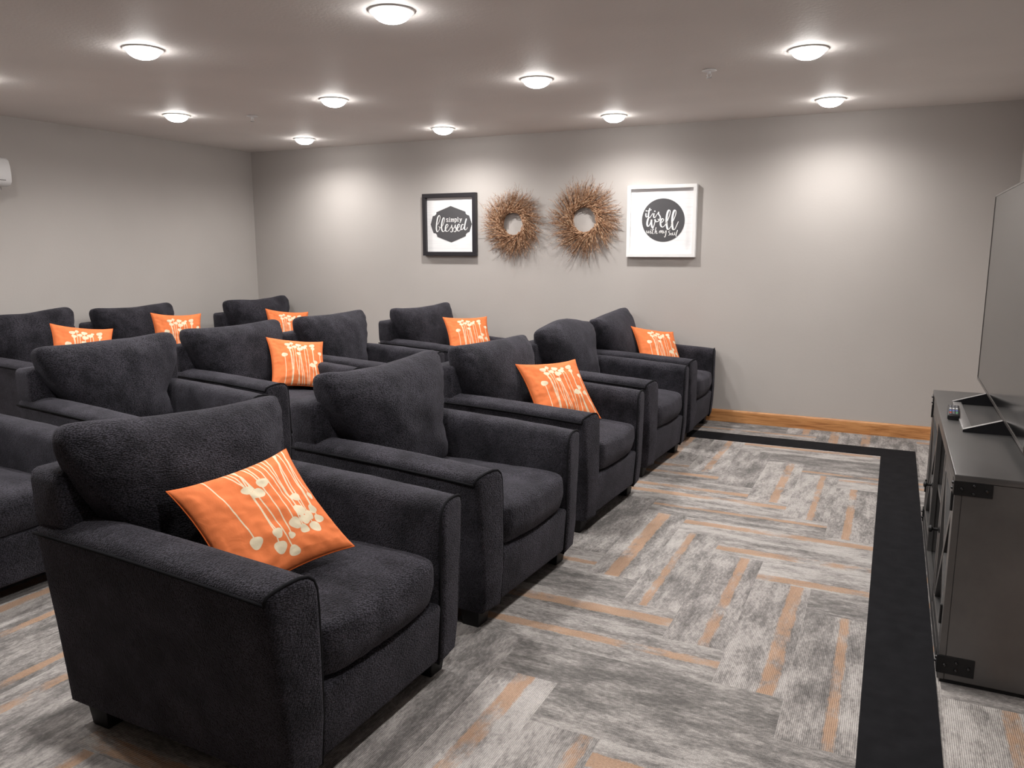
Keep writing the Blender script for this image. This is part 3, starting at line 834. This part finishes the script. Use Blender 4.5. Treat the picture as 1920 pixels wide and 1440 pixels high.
# ------------------------------------------------------------------ media cabinet
CX0, CX1, CY0, CY1, CT = .224, .695, 2.825, 4.527, .719
t = thing('media_cabinet', 'grey metal-look media cabinet with black corner brackets along the right wall', 'cabinet', ((CX0 + CX1) / 2, (CY0 + CY1) / 2, 0))
ox, oy = (CX0 + CX1) / 2, (CY0 + CY1) / 2
x0, x1, y0, y1 = CX0 - ox, CX1 - ox, CY0 - oy, CY1 - oy
b = MB(); b.box(x0 - .004, x1, y0 - .004, y1 + .004, CT - .022, CT, .003, 2); b.build('top_panel', M_cab, t, smooth=True)
for ys in (y0, y1 - .022):
    b = MB(); b.box(x0 + .020, x1, ys, ys + .022, .012, CT - .022, .002, 1); b.build('side_panel', M_cab, t)
b = MB(); b.box(x1 - .015, x1, y0 + .022, y1 - .022, .012, CT - .022); b.build('back_panel', M_dark, t)
b = MB(); b.box(x0 + .01, x1 - .015, y0 + .022, y1 - .022, .035, .055); b.build('bottom_panel', M_cab, t)
b = MB(); b.box(x0 + .008, x1 - .003, y0 + .003, y1 - .003, 0, .0125); b.build('plinth', M_iron, t)
# face frame
b = MB()
b.box(x0, x0 + .02, y0, y1, .012, .060, .001, 1); b.box(x0, x0 + .02, y0, y1, CT - .060, CT - .022, .001, 1)
for yy in (y0, y0 + .535, y1 - .575, y1 - .04): b.box(x0, x0 + .02, yy, yy + .04, .060, CT - .060, .001, 1)
b.build('face_frame', M_cab, t)
b = MB(); b.box(x0 + .02, x1 - .02, y0 + .575, y1 - .575, .36, .38, .001, 1); b.build('middle_shelf', M_cab, t)
for yy in (y0 + .548, y1 - .566):
    b = MB(); b.box(x0 + .02, x1 - .02, yy, yy + .016, .056, CT - .024); b.build('partition', M_cab, t)
def door(ya, yb, hinge_side):
    zb, zt = .064, CT - .064; xf = x0 + .0015
    d = bpy.data.objects.new('door', None)
    b = MB(); w = .048
    b.box(xf, xf + .018, ya, yb, zb, zb + w, .002, 1); b.box(xf, xf + .018, ya, yb, zt - w, zt, .002, 1)
    b.box(xf, xf + .018, ya, ya + w, zb + w, zt - w, .002, 1); b.box(xf, xf + .018, yb - w, yb, zb + w, zt - w, .002, 1)
    # crossed braces
    for q in (1, -1):
        a0, a1 = (ya + w, yb - w) if q > 0 else (yb - w, ya + w)
        z0_, z1_ = zb + w, zt - w; dy, dz = a1 - a0, z1_ - z0_; L = math.hypot(dy, dz); nx, nz = -dz / L * .017, dy / L * .017
        pts = [(a0 + nx, z0_ + nz), (a1 + nx, z1_ + nz), (a1 - nx, z1_ - nz), (a0 - nx, z0_ - nz)]
        v = [(xf + .002 + (.001 if q > 0 else 0), y, z) for y, z in pts] + [(xf + .015, y, z) for y, z in pts]
        b.add(v, [(0, 1, 2, 3), (7, 6, 5, 4), (0, 4, 5, 1), (1, 5, 6, 2), (2, 6, 7, 3), (3, 7, 4, 0)])
    o = b.build('door', M_cab, t)
    b = MB(); b.box(xf + .015, xf + .018, ya + w - .002, yb - w + .002, zb + w - .002, zt - w + .002); b.build('glass_pane', M_glass, o)
    ky = (yb - .024) if hinge_side < 0 else (ya + .024)
    b = MB(); b.lathe([(0, .0), (.013, .0), (.013, -.003), (.0055, -.006), (.0055, -.022), (.013, -.027), (.0135, -.033), (.010, -.038), (0, -.039)], xf, ky, .365, 18, axis='x'); b.build('knob', M_iron, o, smooth=True)
    hy = ya if hinge_side < 0 else yb
    for hz in (.585, .19):
        b = MB(); b.tube([(xf - .003, hy, hz), (xf - .003, hy, hz + .065)], .006, 10); b.box(xf - .002, xf + .001, hy - .016, hy + .016, hz + .004, hz + .061)
        b.build('hinge', M_iron, o, smooth=True)
door(y0 + .043, y0 + .532, -1)
door(y1 - .572, y1 - .043, 1)
# corner brackets with bolts
for ys, sg in ((y0, -1), (y1, 1)):
    for zc, hh in ((CT - .022 - .023, .046), (.066, .062)):
        o = MB(); ya, yb = (ys - .0035, ys) if sg < 0 else (ys, ys + .0035)
        o.box(x0 - .0045, x0 + .105, ya, yb, zc - hh / 2, zc + hh / 2, .0006, 1)
        o.box(x0 - .0045, x0 - .001, (ys if sg < 0 else ys - .060), (ys + .060 if sg < 0 else ys), zc - hh / 2, zc + hh / 2, .0006, 1)
        br = o.build('corner_bracket', M_iron, t)
        for (bx_, bz_) in ((.018, 0), (.052, .013), (.052, -.013), (.088, 0)):
            k = -1 if sg < 0 else 1
            bo = MB(); bo.lathe([(0, k * .0075), (.0035, k * .007), (.0055, k * .0035), (.0055, 0)], x0 + bx_, ys + sg * .003, zc + bz_, 12, axis='y'); bo.build('bolt', M_bolt, br, smooth=True)
        for (by_, bz_) in ((.020, .012), (.045, -.012)):
            bo = MB(); bo.lathe([(0, -.0065), (.0035, -.006), (.0055, -.003), (.0055, 0)], x0 - .004, ys - sg * by_, zc + bz_, 12, axis='x'); bo.build('bolt', M_bolt, br, smooth=True)

# ------------------------------------------------------------------ television on its stand
TX = .420; TY0, TY1 = 2.98, 4.645; TZ0, TZ1 = .773, 1.690
t = thing('television', 'large flat television with glossy black screen standing on the grey cabinet', 'television', (TX, (TY0 + TY1) / 2, CT))
hy = (TY1 - TY0) / 2; za, zb_ = TZ0 - CT, TZ1 - CT
b = MB(); b.box(.003, .035, -hy, hy, za, zb_, .004, 2); b.box(.035, .065, -hy * .7, hy * .7, za + .05, za + .5, .01, 2); b.build('housing', M_tvback, t, smooth=True)
b = MB()
w = .007
b.box(-.002, .006, -hy, hy, za, za + w * 1.6); b.box(-.002, .006, -hy, hy, zb_ - w, zb_); b.box(-.002, .006, -hy, -hy + w, za + w * 1.6, zb_ - w); b.box(-.002, .006, hy - w, hy, za + w * 1.6, zb_ - w)
b.build('bezel', M_tvframe, t)
b = MB(); b.box(0, .004, -hy + w, hy - w, za + w * 1.6, zb_ - w); b.build('screen', M_screen, t)
st = MB()
yc = .055; xa, xb = -.135, .165; yn, yf = yc - .345, yc + .300
st.box(xa, xa + .036, yn, yf, .0005, .010, .003, 2); sf = None
o = st.build('stand_foot', M_stand, t, smooth=True)
rb = MB(); rb.box(xb - .022, xb, yn, yf, .0005, .012, .003, 2); rb.build('rear_bar', M_standblk, t, smooth=True)
for yy in (yn, yf):
    b = MB(); s2 = .012
    pts = [(xa, .0005), (xb, .0005), (xb, .010), (.014, .056), (-.004, .056), (xa, .010)]
    v = [(x, yy - s2, z) for x, z in pts] + [(x, yy + s2, z) for x, z in pts]
    f = [tuple(reversed(range(6))), tuple(range(6, 12))] + [(i, (i + 1) % 6, (i + 1) % 6 + 6, i + 6) for i in range(6)]
    # open triangle: hollow it out with an inner outline
    inn = [(xa + .035, .006), (xb - .035, .006), (.012, .036), (-.004, .036)]
    b.add(v, f); o = b.build('stand_arm', M_standblk, t)
    b = MB(); b.add([(xa, yy - s2 + .001, .0105), (-.004, yy - s2 + .001, .0565), (-.004, yy + s2 - .001, .0565), (xa, yy + s2 - .001, .0105),
                     (xa, yy - s2 + .001, .009), (-.004, yy - s2 + .001, .055), (-.004, yy + s2 - .001, .055), (xa, yy + s2 - .001, .009)],
                    [(0, 1, 2, 3), (7, 6, 5, 4), (0, 4, 5, 1), (1, 5, 6, 2), (2, 6, 7, 3), (3, 7, 4, 0)])
    b.build('cap_strip', M_stand, o)

# remote control
t = thing('remote_control', 'black remote control with small coloured buttons lying on the cabinet top', 'remote', (.272, 3.87, CT), math.radians(-3))
b = MB(); b.box(-.023, .023, -.125, .125, .0003, .022, .005, 3); b.build('remote_body', M_rubber, t, smooth=True)
cols = [('grey button', (.16, .16, .17)), ('blue button', (.08, .15, .5)), ('white button', (.85, .85, .85)), ('red button', (.6, .04, .03)), ('green button', (.05, .4, .15))]
bm_ = [simple(n_, c_, .5).m for n_, c_ in cols]
for r in range(9):
    for c in range(3):
        k = {5: 2, 3: 1}.get(r, 0)
        if r == 1: k = (3, 0, 4)[c]
        b = MB(); yy = -.100 + r * .025; b.box(-.0165 + c * .012, -.0075 + c * .012, yy - .006, yy + .006, .0215, .0245, .001, 1); b.build('button', bm_[k], t)

# ------------------------------------------------------------------ camera, world, view
cam = bpy.data.cameras.new('camera'); co = bpy.data.objects.new('camera', cam); C.objects.link(co)
yaw, pitch = .4478, .1694
fwd = Vector((-math.sin(yaw) * math.cos(pitch), math.cos(yaw) * math.cos(pitch), -math.sin(pitch)))
rt = Vector((math.cos(yaw), math.sin(yaw), 0)); up = rt.cross(fwd)
co.matrix_world = Matrix(((rt.x, up.x, -fwd.x, 0), (rt.y, up.y, -fwd.y, 0), (rt.z, up.z, -fwd.z, 1.4312), (0, 0, 0, 1)))
cam.sensor_fit = 'HORIZONTAL'; cam.sensor_width = 36; cam.lens = 1482.5 / 1920 * 36; cam.clip_start = .05
sc = bpy.context.scene; sc.camera = co
w = bpy.data.worlds.new('world'); sc.world = w; w.use_nodes = True
w.node_tree.nodes['Background'].inputs[0].default_value = (.5, .5, .5, 1); w.node_tree.nodes['Background'].inputs[1].default_value = 0.0
sc.view_settings.view_transform = 'Standard'; sc.view_settings.look = 'None'; sc.view_settings.gamma = 1; sc.view_settings.use_curve_mapping = False
sc.view_settings.exposure = 0.0
sc.cycles.use_denoising = True; sc.cycles.max_bounces = 8; sc.cycles.diffuse_bounces = 5; sc.cycles.glossy_bounces = 4
sc.cycles.sample_clamp_indirect = 8
